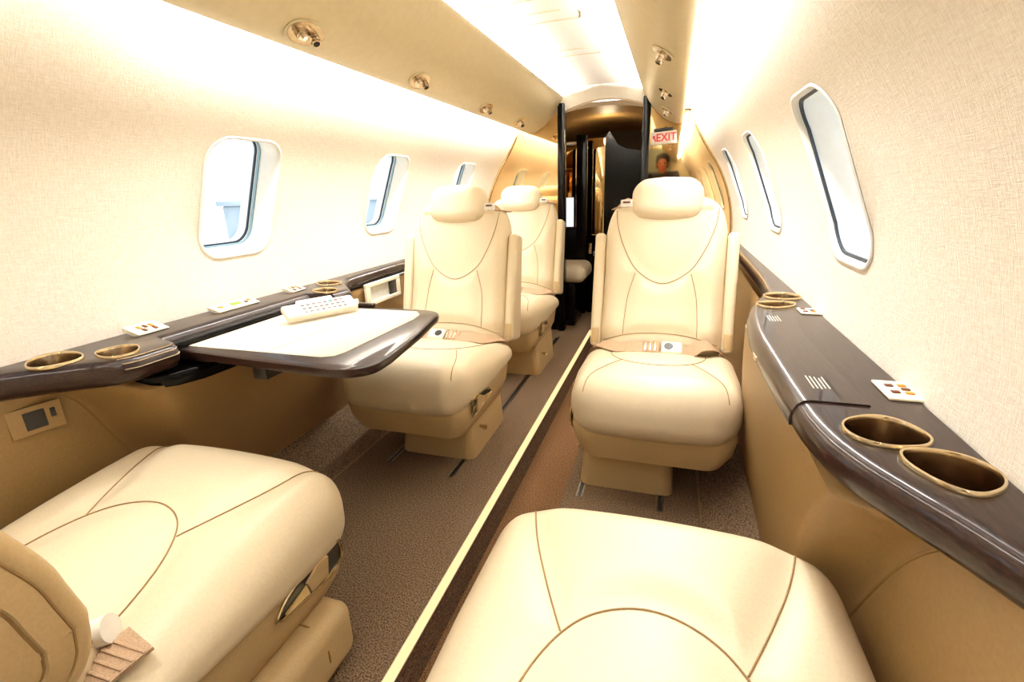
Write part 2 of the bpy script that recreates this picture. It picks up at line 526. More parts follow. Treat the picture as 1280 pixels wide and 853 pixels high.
for sd in (-1, 1):
    mb = MB(); zb = XF[sd][2]
    zs = [zb - .03 + (.563 - zb + .03) * j / 28 for j in range(29)]
    rows = []
    for z in zs:
        zz = max(z, zb); e = interp(EDGE[sd], zz)
        ys = [Y0 + (e - Y0) * i / 14 for i in range(14)] + [e + STEPW * i / 12 for i in range(12)] + [e + STEPW + (1.34 - e - STEPW) * i / 12 for i in range(12)] + [1.34 + .17 * i / 10 for i in range(10)] + [1.51 + (Y1 - 1.51) * i / 10 for i in range(11)]
        rows.append([(sd * low_x(sd, y, zz), y, z) for y in ys])
    mb.sheet(rows); mb.sheet([[(x + sd * .03, y, z) for x, y, z in r_] for r_ in rows])
    mb.tube([(sd * (low_x(sd, interp(EDGE[sd], z) - .003, z) - .0005), interp(EDGE[sd], z) - .003, z) for z in [zb + (.575 - zb) * j / 30 for j in range(31)]], .0022, 6, 1)
    tag(mb.build('wall_lower_left' if sd < 0 else 'wall_lower_right', [PANEL, SEAM], angle=60), kind='structure')

# aft end wall and vestibule shell
mb = MB(); mb.box((-.9, Y0 - .05, -.15), (.9, Y0, 1.55)); tag(mb.build('wall_aft', VAL), kind='structure')
mb = MB(); mb.box((-.9, YW, -.15), (.9, YW + .05, 1.6)); tag(mb.build('wall_front', PANEL_D), kind='structure')
mb = MB()
for sd in (-1, 1):
    mb.box((min(sd * .62, sd * .66), Y1 + .03, -.12), (max(sd * .62, sd * .66), YW, 1.5))
rows = []
for y in [Y1 + .02 + (YW - Y1) * i / 8 for i in range(9)]:
    rows.append([(-.64 + 1.28 * j / 24, y, 1.36 - .45 * (-.64 + 1.28 * j / 24) ** 2) for j in range(25)])
mb.sheet(rows)
tag(mb.build('wall_vestibule', VESTM, angle=50), kind='structure')

mb = MB(); mb.box((.02, Y0, -.1), (.36, Y0 + .015, 1.43), bev=.004); tag(mb.build('door_1', DOORG), kind='structure')
# arched header over the doorway
mb = MB()
n = 20; fr_, bk = [], []
xs = [-.262 + .524 * j / n for j in range(n + 1)]
for y in (Y1 - .02, Y1 + .05):
    mb.v += []
ring = lambda y: [(x, y, 1.50) for x in xs] + [(x, y, 1.392 - .9 * (x - .02) ** 2) for x in reversed(xs)]
mb.loft([ring(Y1 - .015), ring(Y1 + .04)])
tag(mb.build('trim_5', CEILM, angle=50), kind='structure')

# ---------------------------------------------------------------- bulkhead at the doorway
def bulkhead(side, label):
    xi = .262 if side > 0 else .245
    root = empty('bulkhead', label, 'partition', (side * .5, Y1, 0), 'polished partitions beside the doorway')
    def loc(p): return Vector(p) - root.location
    arc = []
    for j in range(41):
        s = SMAX * j / 40; x, z = wall_xz(s)
        arc.append((x - .002, z))
    top = [(x, z - .004) for x, z in VPROF[3:13] if x > xi]
    zt = val_z(xi)[0] if xi > .23 else 1.4
    out = [(xi, .62)] + [(.70, .62)] + [a for a in arc if a[1] > .63 and a[1] < 1.298] + [(.4535, 1.30), (.4505, 1.262), (.449, 1.243)] + top + [(xi, top[-1][1] + .004)]
    mb = MB()
    mb.loft([[(side * x, y, z) for x, z in out] for y in (Y1 - .006, Y1 + .01)])
    mb.xf(loc); mb.build('mirror_panel', MIRROR, root, angle=30)
    mb = MB(); mb.box((min(side * xi, side * .66), Y1 - .008, .0), (max(side * xi, side * .66), Y1 + .03, .62), bev=.003)
    mb.xf(loc); mb.build('lower_panel', WOODBLK, root)
    mb = MB(); mb.box((min(side * (xi - .03), side * (xi + .012)), Y1 - .03, .0), (max(side * (xi - .03), side * (xi + .012)), Y1 + .04, 1.385), bev=.006)
    mb.xf(loc); mb.build('door_post', WOODBLK, root)
    mb = MB(); mb.tube([(side * (x - .004), Y1 - .008, z) for x, z in arc if z > .63 and z < 1.235], .007, 8)
    mb.xf(loc); mb.build('edge_trim', BRASS, root)
bulkhead(-1, 'gold mirrored partition behind the two seats by the table wall, beside the doorway')
bulkhead(1, 'gold mirrored partition carrying the red and white sign, behind the single far armchair')

# vestibule furniture
root = empty('galley_cabinet', 'tall black lacquered cabinet with narrow mirror just inside the doorway', 'cabinet', (-.35, 3.62, 0))
def local(root): return lambda p: Vector(p) - root.location
mb = MB(); mb.box((-.62, 3.60, 0), (-.24, 3.9, .62), bev=.004); mb.xf(local(root)); mb.build('lower_cabinet', WOODBLK, root)
mb = MB(); mb.box((-.235, 3.55, 0), (-.160, 3.59, 1.26), bev=.010); mb.xf(local(root)); mb.build('side_panel', WOODBLK, root)
mb = MB(); mb.box((-.62, 3.61, .63), (-.24, 3.63, 1.19), bev=.003); mb.xf(local(root)); mb.build('mirror_panel', MIRROR_D, root)
mb = MB(); mb.box((-.325, 3.598, .64), (-.262, 3.609, .845), bev=.002); mb.xf(local(root)); mb.build('lit_panel', SCREENW, root)
mb = MB(); mb.box((-.40, 3.56, 1.195), (-.2, 3.66, 1.215), bev=.004); mb.xf(local(root)); mb.build('shelf', WHITE, root)

root = empty('cockpit_door', 'smoked gold mirror door with black lower half in the middle of the doorway', 'door', (-.08, 3.67, 0))
mb = MB(); mb.box((-.22, 3.67, .545), (.0, 3.69, 1.24), bev=.003); mb.xf(local(root)); mb.build('mirror_panel', MIRROR, root)
mb = MB(); mb.box((-.235, 3.66, -.05), (-.06, 3.69, .544), bev=.004); mb.xf(local(root)); mb.build('lower_panel', WOODBLK, root)

root = empty('pocket_door', 'black sliding door panel half closed across the doorway', 'door', (.08, 3.63, 0))
mb = MB()
out = [(-.045, .0), (.42, .0), (.42, 1.10), (.2, 1.14), (.1, 1.155), (.04, 1.185), (.0, 1.245), (-.02, 1.275), (-.032, 1.25), (-.045, 1.24)]
mb.loft([[(x, y, z) for x, z in out] for y in (3.61, 3.645)]); mb.xf(local(root)); mb.build('door_panel', WOODBLK, root, angle=30)
mb = MB(); mb.box((-.158, 3.605, 0), (-.046, 3.645, .552), bev=.004); mb.xf(local(root)); mb.build('lower_panel', WOODBLK, root)
mb = MB(); mb.tube([(-.075, 3.608, .525), (-.068, 3.578, .535), (-.04, 3.573, .53), (.0, 3.573, .53)], [.008, .011, .008, .007], 10)
mb.xf(local(root)); mb.build('handle', CHROME, root)
mb = MB(); mb.box((-.15, 3.599, .445), (-.125, 3.605, .52), bev=.001)
for i in range(4): mb.box((-.148, 3.594, .452 + .017 * i), (-.127, 3.600, .460 + .017 * i), bev=.001)
mb.xf(local(root)); mb.build('hinge', BRASS, root)
mb = MB()
for i in range(3): mb.box((-.115, 3.603, .455 - .012 * i), (-.02, 3.6045, .459 - .012 * i))
mb.xf(local(root)); mb.build('placard', GREYK, root)

# ---------------------------------------------------------------- exit sign
def text_mesh(txt, size, ext=.0008):
    cu = bpy.data.curves.new('lettering', 'FONT'); cu.body = txt; cu.size = size; cu.extrude = ext
    cu.align_x = 'CENTER'; cu.align_y = 'CENTER'; cu.offset = size * .018
    o = bpy.data.objects.new('lettering', cu); COL.objects.link(o)
    bpy.context.view_layer.update()
    me = bpy.data.meshes.new_from_object(o.evaluated_get(bpy.context.evaluated_depsgraph_get()))
    v = [x.co.copy() for x in me.vertices]; f = [tuple(p.vertices) for p in me.polygons]
    bpy.data.objects.remove(o); bpy.data.meshes.remove(me); bpy.data.curves.remove(cu)
    return v, f
root = empty('exit_sign', 'small white sign with red EXIT lettering on the mirrored partition', 'sign', (.352, Y1 - .02, 1.163))
mb = MB(); mb.box((-.068, -.004, -.034), (.068, .012, .034), bev=.004); mb.build('sign_plate', WHITE, root)
v, f = text_mesh('EXIT', .058)
mb = MB(); mb.add([(p.x * .92 + .012, -.0045 - p.z, p.y) for p in v], f); 
mb.build('lettering', RED, root)
mb = MB(); mb.add([(-.060, -.0055, .014), (-.045, -.0055, .014), (-.050, -.0055, .007), (-.040, -.0055, -.016), (-.046, -.0055, -.018), (-.056, -.0055, .002), (-.060, -.0055, -.002)], [(0, 1, 2, 5, 6), (2, 3, 4, 5)])
mb.v += [v + Vector((0, .001, 0)) for v in mb.v]; mb.f += [tuple(i + 7 for i in reversed(q)) for q in mb.f]; mb.mi = [0] * len(mb.f)
mb.build('arrow', RED, root)
mb = MB(); mb.box((-.055, -.004, .036), (.05, .012, .052), bev=.004); mb.build('cap_bar', BLACK, root)
root.rotation_euler.y = radians(-3)

# ---------------------------------------------------------------- ledges
INNER = {1: [(-1.7, .70), (.38, .705), (.44, .682), (.50, .648), (.55, .622), (.60, .606), (.66, .598), (.78, .594), (1.0, .592), (1.16, .602), (1.25, .614), (1.33, .632), (1.42, .660), (1.5, .685), (1.8, .70), (3.1, .715)],
         -1: [(-1.7, .70), (.40, .722), (.47, .70), (.52, .655), (.56, .605), (.595, .560), (.63, .545), (.695, .545), (.715, .56), (.740, .635), (1.12, .637), (1.212, .635), (1.232, .55), (1.29, .545), (1.40, .63), (1.5, .685), (1.8, .70), (3.1, .715)]}
LZ = .617
CUPS = {1: [(.674, .612, .040, .036, 0), (.710, .538, .0355, .038, 1), (.678, 1.283, .042, .030, 1), (.706, 1.383, .040, .036, 0)],
        -1: [(-.690, .566, .052, .038, 1), (-.612, .632, .042, .033, 0), (-.607, 1.258, .044, .030, 0), (-.690, 1.378, .046, .033, 1)]}
def cup_outline(cx, cy, a, b, kind, sgn, sc=1., n=40):
    """tear-drop oval: long axis a across the ledge, short axis b"""
    out = []
    for k in range(n):
        t = 2 * pi * k / n; c, s = cos(t), sin(t)
        x = a * abs(c) ** .82 * (1 if c > 0 else -1); y = b * abs(s) ** .9 * (1 if s > 0 else -1)
        y *= 1 - .22 * (x / a) * (1 if kind else -.6)
        ang = CUPROT
        X, Yy = x * sc * cos(ang) - y * sc * sin(ang), x * sc * sin(ang) + y * sc * cos(ang)
        out.append((cx + sgn * X, cy + Yy))
    return out
CUPROT = radians(24)

def ledge(side):
    lab = ('dark glossy wood side ledge under the windows along the table wall' if side < 0 else
           'dark glossy wood side ledge with storage lid and steel cups beside the single armchairs')
    root = empty('side_ledge', lab, 'ledge', (side * .72, 0, .56), 'wood ledges under the windows')
    L = local(root)
    ys = sorted(set([Y0 + (Y1 - .01 - Y0) * i / 40 for i in range(41)] + [.38 + (1.5 - .38) * i / 200 for i in range(201)]))
    XO = .7515; FLAT = .022
    nose = [(FLAT, 0), (.014, -.0018), (.0065, -.007), (.0015, -.016), (0, -.027), (.003, -.037), (.011, -.046), (.024, -.0525)]
    mb = MB()
    mb.sheet([[(side * (interp(INNER[side], y) + dx), y, LZ + dz) for dx, dz in nose] + [(side * XO, y, LZ - .053)] for y in ys])
    pts = [(interp(INNER[side], y) + FLAT, y) for y in ys] + [(XO, y) for y in reversed(ys)]
    N = len(pts); edges = [(k, (k + 1) % N) for k in range(N)]; holes = []
    bound = list(pts)
    for (cx, cy, a, b, k) in CUPS[side]:
        h = [(side * x, y) for x, y in cup_outline(cx, cy, a, b, k, side)]; holes.append(h)
        q = len(pts); pts += h; edges += [(q + i, q + (i + 1) % len(h)) for i in range(len(h))]
    r = delaunay_2d_cdt([Vector(p) for p in pts], edges, [], 0, 1e-7)
    fs = []
    for f in r[2]:
        c = sum((r[0][i] for i in f), Vector((0, 0))) / len(f)
        if point_in(c, bound) and not any(point_in(c, h) for h in holes): fs.append(tuple(f))
    mb.add([(side * p.x, p.y, LZ) for p in r[0]], fs)
    # weld the top to the nose
    bm = bmesh.new(); vs = [bm.verts.new(L(p)) for p in mb.v]
    for f in mb.f:
        try: bm.faces.new([vs[i] for i in f])
        except ValueError: pass
    bmesh.ops.remove_doubles(bm, verts=bm.verts[:], dist=1e-5)
    mb = MB(); mb.bm(bm)
    mb.build('ledge_top', WOOD, root, angle=35)
    if side < 0:
        m = MB(); ho = [Vector(p) for p in ((-.70, .645), (-.66, .650), (-.60, .668), (-.565, .70), (-.545, .75), (-.540, .82), (-.540, 1.15), (-.547, 1.185), (-.57, 1.195), (-.70, 1.195))]
        ro = lambda d, z: [(x, y, z) for x, y in inset(ho, d)]
        m.loft([ro(.02, .518), ro(.006, .522), ro(0, .530), ro(0, .549), ro(.003, .553)]); m.box((-.70, .738, .55), (-.6145, 1.205, .601), bev=.004); m.xf(L); m.build('table_housing', WOODBLK, root)
    for (cx, cy, a, b, k) in CUPS[side]:
        m = MB()
        o = lambda sc, z: [(x, y, z) for x, y in cup_outline(cx, cy, a, b, k, side, sc)]
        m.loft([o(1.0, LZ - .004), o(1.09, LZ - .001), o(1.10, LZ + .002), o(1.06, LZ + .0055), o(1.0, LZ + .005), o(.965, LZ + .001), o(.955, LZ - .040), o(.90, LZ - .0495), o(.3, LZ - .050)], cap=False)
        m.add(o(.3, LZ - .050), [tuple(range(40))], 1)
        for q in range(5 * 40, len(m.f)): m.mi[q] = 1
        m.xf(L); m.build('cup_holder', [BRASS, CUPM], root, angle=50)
    return root
LEDGE = {s: ledge(s) for s in (-1, 1)}

def switch_panel(side, cx, cy, hx, hy, keys, rot=0., h=.004, tilt=0.):
    root = LEDGE[side]; L = local(root)
    m = MB(); m.box((-hx, -hy, 0), (hx, hy, h), bev=.0015)
    rm = Matrix.Translation((0, 0, hx * sin(tilt))) @ Matrix.Rotation(tilt, 4, 'Y') @ Matrix.Rotation(rot, 4, 'Z')
    if tilt: m.box((-hx * .96, -hy * .97, -hx * sin(tilt) * .9), (hx * .9, hy * .97, .001))
    m.xf(lambda p: L(Vector((cx, cy, LZ + .0002)) + rm @ Vector(p)))
    pan = m.build('switch_panel', PLASTIC, root)
    for (u, w, a, b, mat, nm) in keys:
        k = MB(); k.box((u - a, w - b, h), (u + a, w + b, h + .0022), bev=.0008)
        k.xf(lambda p: L(Vector((cx, cy, LZ + .0002)) + rm @ Vector(p)))
        k.build(nm, mat, pan)
K6 = [(-.012, -.012, .005, .004, BROWNK, 'button'), (-.012, .012, .005, .004, BROWNK, 'button'), (.004, -.014, .005, .0035, ORANGE, 'button'),
      (.004, 0, .005, .0035, BROWNK, 'button'), (.004, .014, .005, .0035, ORANGE, 'button')]
switch_panel(1, .742, .752, .026, .034, K6, radians(0))
switch_panel(1, .735, 1.222, .022, .026, K6[:4])
KM = [(-u, w, a * 1.3, b, mt, nm) for u, w, a, b, mt, nm in K6]
switch_panel(-1, -.716, .765, .026, .036, KM, tilt=radians(16))
switch_panel(-1, -.716, 1.012, .022, .068, [(0, -.045, .005, .006, ORANGE, 'button'), (0, -.026, .005, .006, GREYK, 'button'), (0, .004, .007, .015, GREEN, 'display'),
                                               (.004, .036, .005, .005, BROWNK, 'button'), (-.004, .052, .005, .005, ORANGE, 'button')], tilt=radians(16))
switch_panel(-1, -.718, 1.245, .022, .03, KM, tilt=radians(16))

# hinged lid with placards on the right ledge, fold-out cover on the left ledge
root = LEDGE[1]; L = local(root)
m = MB()
def lidrow(y):
    xi = interp(INNER[1], y)
    return [(x, y, z) for x, z in ((xi + .090, LZ + .0002), (xi + .089, LZ + .0026), (xi + .022, LZ + .0026), (xi + .013, LZ + .001), (xi + .0050, LZ - .0055), (xi - .0005, LZ - .0155), (xi - .0022, LZ - .027),
                                   (xi - .001, LZ - .034), (xi + .004, LZ - .034), (xi + .012, LZ - .02), (xi + .03, LZ - .004), (xi + .08, LZ - .002))]
sink = lambda y, yy: [(x, yy, z - .0026) for x, _, z in lidrow(y)]
m.loft([sink(.69, .6896)] + [lidrow(.69 + (1.20 - .69) * i / 24) for i in range(25)] + [sink(1.20, 1.2004)]); m.xf(L)
lid = m.build('table_lid', WOOD, root, angle=35)
m = MB(); m.tube([(interp(INNER[1], y) - .0002, y, LZ - .036) for y in [.69 + .51 * i / 20 for i in range(21)]], .0010, 6); m.xf(L)
m.build('lid_joint', BLACK, lid)
m = MB(); m.box((.587, .94, LZ - .032), (.594, .975, LZ - .024), bev=.001); m.xf(L); m.build('latch', CHROME, lid)
for (yc) in (.76, 1.14):
    m = MB()
    for i in range(5):
        xi = interp(INNER[1], yc) + .036
        m.box((xi + .0052 * i, yc - .026 + random.random() * .004, LZ + .0025), (xi + .0052 * i + .0017, yc + .026 - random.random() * .010, LZ + .003))
    m.xf(L); m.build('placard', GREYK, lid)
root = LEDGE[-1]; L = local(root)
m = MB()
for dx, dz in ((.014, .0012), (.004, .0095), (-.0005, .020)):
    pts = [(-(interp(INNER[-1], .60 + .112 * i / 29) + dx), .60 + .112 * i / 29, LZ - dz) for i in range(30)]
    m.tube(pts, .0013, 6)
m.xf(L); m.build('inlay_strip', CHROME, root)

# ---------------------------------------------------------------- fold-out table
TZ = .587
root = empty('fold_out_table', 'fold-out table with cream insert and dark glossy rim beside the window wall', 'table', (-.36, .97, TZ))
L = local(root)
outline = smooth_poly([(-.612, .750), (-.40, .733), (-.215, .722)], 8) + smooth_poly([(-.185, .721), (-.142, .732), (-.112, .765), (-.110, .82)], 5) + \
          smooth_poly([(-.135, 1.0), (-.158, 1.11)], 6) + smooth_poly([(-.163, 1.145), (-.178, 1.182), (-.21, 1.20), (-.25, 1.204)], 5) + [Vector((-.612, 1.204))]
outline = [Vector((p[0], p[1])) for p in outline]
m = MB()
rg = lambda d, z: [(x, y, z) for x, y in inset(outline, d)]
m.loft([rg(.010, TZ - .024), rg(.002, TZ - .020), rg(0, TZ - .012), rg(.002, TZ - .004), rg(.008, TZ)])
m.xf(L); m.build('table_frame', WOOD, root, angle=35)
# inserts: polygon inside the rim, split along a fore-aft joint
def leaf(xlo, xhi, nm):
    P = [(-.606, .773), (-.245, .773), (-.222, .785), (-.214, .81), (-.206, 1.09), (-.214, 1.14), (-.24, 1.172), (-.606, 1.176)]
    def clip(P, x, keep):
        o = []
        for a, b in zip(P, P[1:] + P[:1]):
            ia, ib = keep(a[0]), keep(b[0])
            if ia: o.append(a)
            if ia != ib:
                t = (x - a[0]) / (b[0] - a[0]); o.append((x, a[1] + t * (b[1] - a[1])))
        return o
    P = clip(P, xlo, lambda v: v >= xlo); P = clip(P, xhi, lambda v: v <= xhi)
    m = MB(); m.loft([[(x, y, TZ - .002) for x, y in P], [(x, y, TZ + .0012) for x, y in P]]); m.xf(L)
    m.build(nm, TABLEW, root, angle=30)
leaf(-.606, -.3845, 'insert'); leaf(-.3820, -.19, 'insert')
m = MB(); m.box((-.600, .76, TZ - .032), (-.54, 1.19, TZ - .022), bev=.003); m.box((-.40, .742, TZ - .05), (-.365, .95, TZ - .022), bev=.003); m.xf(L)
m.build('bracket', BLACK, root)
m = MB(); m.box((-.52, 1.198, TZ - .004), (-.40, 1.216, TZ + .010), bev=.003); m.xf(L); m.build('hinge', WOOD, root)

# remote control propped on the table
root = empty('remote_control', 'white remote control with rows of small keys lying on the fold-out table', 'remote control', (-.455, 1.055, TZ + .0035))
rotm = Matrix.Rotation(radians(62), 4, 'Z') @ Matrix.Rotation(radians(30), 4, 'X')
def rb(p): q = Vector(p) + Vector((0, .027, .010)); return rotm @ q
V, Fc = rbox(.098, .027, .010, .007, 3, (8, 3, 2)); m = MB(); m.add(V, Fc); m.xf(rb); body = m.build('housing', REMW, root)
m = MB(); m.box((-.086, -.02, .0095), (-.064, .02, .0108), bev=.0005); m.xf(rb); m.build('screen', WHITE, root)
for r_ in range(3):
    for c_ in range(8):
        mt = RKEY
        if r_ == 2 and c_ == 5: mt = GREENK
        if r_ == 2 and c_ == 6: mt = REDK
        x = -.046 + c_ * .0155; y = -.014 + r_ * .0135
        m = MB(); m.box((x - .0042, y - .003, .0095), (x + .0042, y + .003, .0118), bev=.0008); m.xf(rb); m.build('key', mt, root)
m = MB(); m.tube([(.096, 0, 0), (.108, 0, 0)], .008, 10); m.xf(rb); m.build('cord_plug', WHITE, root)
m = MB(); m.box((-.05, .030, -.018), (.05, .048, .001), bev=.004); m.xf(rb); m.build('rear_foot', WHITE, root)
# ---------------------------------------------------------------- wall fittings below the ledges
root = empty('outlet_panel', 'beige power outlet plate with black socket below the ledge end', 'outlet', (-.7285, .528, .507))
rm = Matrix.Rotation(radians(-10), 4, 'Z')
def pl(nm, lo, hi, mat, par, bev=.001):
    m = MB(); m.box(lo, hi, bev=bev); m.xf(lambda p: rm @ Vector(p)); return m.build(nm, mat, par)
pl('plate', (-.003, -.041, -.028), (.003, .041, .028), PANEL, root)
pl('socket', (.002, -.018, -.018), (.005, .014, .018), BLACK, root)
pl('usb_port', (.002, .022, -.004), (.005, .030, .014), BLACK, root)
root = empty('phone_recess', 'ivory framed recess with dark slot in the wall beside the front window armchair', 'handset holder', (-.684, 1.70, .532))
m = MB()
for lo, hi in (((-.006, -.125, .028), (.006, .125, .044)), ((-.006, -.125, -.044), (.006, .125, -.028)), ((-.006, -.125, -.03), (.006, -.098, .03)), ((-.006, .098, -.03), (.006, .125, .03))):
    m.box(lo, hi, bev=.002)
m.build('frame', PLASTIC, root)
m = MB(); m.box((-.006, -.1, -.03), (-.003, .1, .03)); m.build('back_plate', GREYK, root)
m = MB(); m.box((-.004, .045, -.029), (.004, .096, .029), bev=.002); m.build('slot', BLACK, root)

# ---------------------------------------------------------------- floor fittings
root = empty('light_strip', 'glowing warm strip light along the edge of the aisle', 'light strip', (AX0, 1.0, 0))
m = MB(); m.box((-.020, Y0 - 1.0, .0), (.003, Y1 - 1.0, .008), bev=.002); m.build('housing', PLASTIC, root)
m = MB(); m.box((-.016, Y0 - 1.0, .007), (.0045, Y1 - 1.0, .012), bev=.002); m.build('diffuser', LED, root)
for (x, y0, y1, lab) in ((-.475, 1.30, 2.9, 'metal seat track in the carpet under the outer side of the window armchairs'),
                          (-.225, 1.27, 2.9, 'metal seat track in the carpet under the aisle side of the window armchairs'),
                          (.205, 1.27, 2.9, 'metal seat track in the carpet under the aisle side of the single armchair'),
                          (.44, 1.26, 2.9, 'metal seat track in the carpet under the wall side of the single armchair')):
    root = empty('seat_track', lab, 'rail', (x, y0, 0), 'seat tracks set in the carpet')
    m = MB()
    m.box((-.011, 0, -.004), (-.005, y1 - y0, .003), bev=.0008); m.box((.005, 0, -.004), (.011, y1 - y0, .003), bev=.0008)
    m.build('rail', RAILM, root)
    m = MB(); m.box((-.005, 0, -.003), (.005, y1 - y0, .0008)); m.build('slot', BLACK, root)

# ---------------------------------------------------------------- reading light units
def psu(side, y, lab):
    x = .372; z, sl = val_z(x)
    root = empty('reading_light', lab, 'reading light', (side * x, y, z), 'reading light and air vent units')
    rot = Matrix.Rotation(side * -sl * -1. if side > 0 else -sl * -1 * -1, 4, 'Y')
    ang = sl if side > 0 else -sl
    rot = Matrix.Rotation(ang, 4, 'Y')
    f = lambda p: rot @ Vector(p)
    m = MB()
    def ov(a, b, zz, n=32): return [(b * sin(2 * pi * k / n), a * cos(2 * pi * k / n), zz) for k in range(n)]
    m.loft([ov(.058, .034, .0005), ov(.060, .036, -.003), ov(.055, .031, -.004), ov(.050, .027, .002)], cap=False)
    m.xf(f); m.build('mounting_ring', VAL, root)
    m = MB(); m.loft([ov(.053, .030, -.0035), ov(.045, .024, -.001), ov(.02, .01, -.0005)]); m.xf(f); m.build('recess', CHROME, root)
    for (dy, mt, ln, rr, nm) in ((-.022, CHROME, .018, .013, 'lamp_housing'), (.022, CHROME, .020, .012, 'air_nozzle')):
        m = MB(); til = Matrix.Rotation(radians(12 if dy < 0 else -14), 4, 'X')
        prof = [(rr * .8, .004), (rr, 0), (rr * 1.02, -ln * .5), (rr * .8, -ln * .55), (rr * .82, -ln), (rr * .62, -ln), (rr * .6, -ln * .7)]
        m.loft([[(q * cos(2 * pi * k / 16), q * sin(2 * pi * k / 16), h) for k in range(16)] for q, h in prof])
        m.xf(lambda p: f(til @ Vector(p) + Vector((0, dy, -.004)))); ho = m.build(nm, mt, root)
        m = MB(); q = rr * .59
        m.loft([[(q * cos(2 * pi * k / 16), q * sin(2 * pi * k / 16), h) for k in range(16)] for h in (-ln * .72, -ln * .8)])
        m.xf(lambda p: f(til @ Vector(p) + Vector((0, dy, -.004)))); m.build('lens' if dy < 0 else 'nozzle_mouth', LAMP if dy < 0 else BLACK, ho)
    return root
for sd in (-1, 1):
    w = 'above the table wall' if sd < 0 else 'above the single armchair wall'
    for i, y in enumerate((1.03, 1.56, 2.16, 2.66)):
        if sd > 0 and i == 0: y = 1.02
        lab = 'reading light and air vent %s, %s from the doorway' % (w, ['fourth', 'third', 'second', 'first'][i])
        psu(sd, y, lab)

# ---------------------------------------------------------------- seats
def make_seat(lab, loc, face_aft=True, aisle=-1, recline=14., arms='up', group='cream leather armchairs', hx_=.245, tap=.10, base=(0, 0), belt=True, hinge=.515):
    """local frame: front edge of the cushion at y=0, seat faces -y; aisle = sign of local x on the aisle side"""
    root = empty('cabin_armchair', lab, 'armchair', loc, group)
    if not face_aft: root.rotation_euler.z = pi
    # pedestal
    m = MB()
    def rr(hx, y0, y1, z, r=.03): return [(x, y, z) for x, y in rrect(0, (y0 + y1) / 2, hx, (y1 - y0) / 2, r, 5)]
    off = aisle * .07 + base[0]
    m.loft([rr(.142, .115, .47, 0), rr(.142, .113, .47, .008), rr(.136, .125, .465, .09), rr(.132, .128, .46, .165)], cap=True)
    m.xf(lambda p: p + Vector((off, base[1], 0)))
    m.build('pedestal', LEATHER2, root)
    m = MB(); m.tube([(off + aisle * .138, .20 + base[1], .095), (off + aisle * .163, .195 + base[1], .093)], [.005, .009], 8); m.build('release_knob', CHROME, root)
    # seat pan
    m = MB()
    def pr(hx, y0, y1, z, r, k=0.): return [(x, y, z + k * max(0, y - .02) * .125) for x, y in rrect(0, (y0 + y1) / 2, hx, (y1 - y0) / 2, r, 6)]
    pw = hx_ - .245
    m.loft([pr(.185 + pw, .055, .46, .142, .05), pr(.193 + pw, .045, .47, .146, .05), pr(.219 + pw, .030, .485, .19, .055, .3), pr(.229 + pw, .020, .492, .235, .065, .8), pr(.229 + pw, .022, .490, .266, .085, 1.)])
    pan = m.build('seat_pan', LEATHER2, root)
    # recline handle in a framed recess on the aisle side of the pan
    def hp(u, w, d=0.):
        z = .243 + w * 1.15; y = .142 + u * 1.15
        kx = .219 + (.2305 - .219) * min(1, max(0, (z - .195) / .05)) + pw
        return (aisle * (kx + .0006 + d), y, z)
    fr = smooth_poly([(-.062, .030), (-.064, -.002), (-.05, -.022), (.0, -.022), (.072, -.006), (.078, .004), (.05, .022), (-.02, .036)], 4)
    m = MB(); m.tube([hp(p[0], p[1], .0015) for p in fr], .0032, 8, closed=True); m.build('handle_frame', BRASS, pan)
    m = MB(); m.add([hp(p[0], p[1], .0008) for p in fr] + [hp(p[0], p[1], -.01) for p in fr], [tuple(range(len(fr))), tuple(range(2 * len(fr) - 1, len(fr) - 1, -1))]); m.build('recess', BLACK, pan)
    P = [(-.030, .022), (-.028, -.015), (.01, -.013), (.02, .012), (-.01, .026)]
    m = MB(); m.loft([[hp(a, b, .001) for a, b in P], [hp(a, b, .006) for a, b in P]]); m.build('recline_handle', LEATHER2, pan)
    P = [(.022, .012), (.014, -.013), (.066, -.004), (.068, .003)]
    m = MB(); m.loft([[hp(a, b, .001) for a, b in P], [hp(a, b, .005) for a, b in P]]); m.build('handle_plate', BRASS, pan)
    # cushion
    HX, HY, HZ = hx_, .255, .085
    V, Fc = rbox(HX, HY, HZ, .078, 7, (56, 56, 1)); m = MB(); m.add(V, Fc)
    arch = smooth_poly([(-.155, .24), (-.150, .12), (-.125, .03), (-.075, -.035), (0, -.06), (.075, -.035), (.125, .03), (.150, .12), (.155, .24)], 8)
    dl = smooth_poly([(-.105, -.008), (-.14, -.075), (-.175, -.15), (-.205, -.235)], 6); dr = [Vector((-p[0], p[1])) for p in dl]
    def cush(p):
        x, y, z = p
        top = max(0, z / HZ)
        yy = (y + HY) / (2 * HY)
        wx = 1 - tap + tap * min(1, yy * 2.2) ** .7
        x2 = x * wx
        # front edge bows outward in plan
        y2 = y - .020 * (1 - (x / HX) ** 2) * max(0, 1 - yy * 1.6)
        crown = .020 * (1 - (x / HX) ** 2) * (1 - (y / HY) ** 2)
        z2 = z
        if z > 0:
            g = min(polydist((x, y), arch), polydist((x, y), dl), polydist((x, y), dr))
            ins = 1 if (abs(x) < .155 and g < .2) else 0
            z2 = z + top * (crown + .012 * (1 - exp(-(g / .03) ** 2)) - .006)
            z2 += top * (.016 * (1 - yy) - .052 * yy)          # raised front roll
            # outer border stands a little proud of the sunken seat panel
            inside = point_in((x, y), arch_closed)
            z2 -= top * (.006 if inside else 0) * (1 - exp(-(g / .02) ** 2))
        else:
            z2 = z - .004 * (1 - yy) + .062 * yy * min(1, -z / HZ)
        return (x2, y2 + .255, z2 + .305)
    arch_closed = [(p[0], p[1]) for p in arch] + [(.155, .30), (-.155, .30)]
    m.xf(cush)
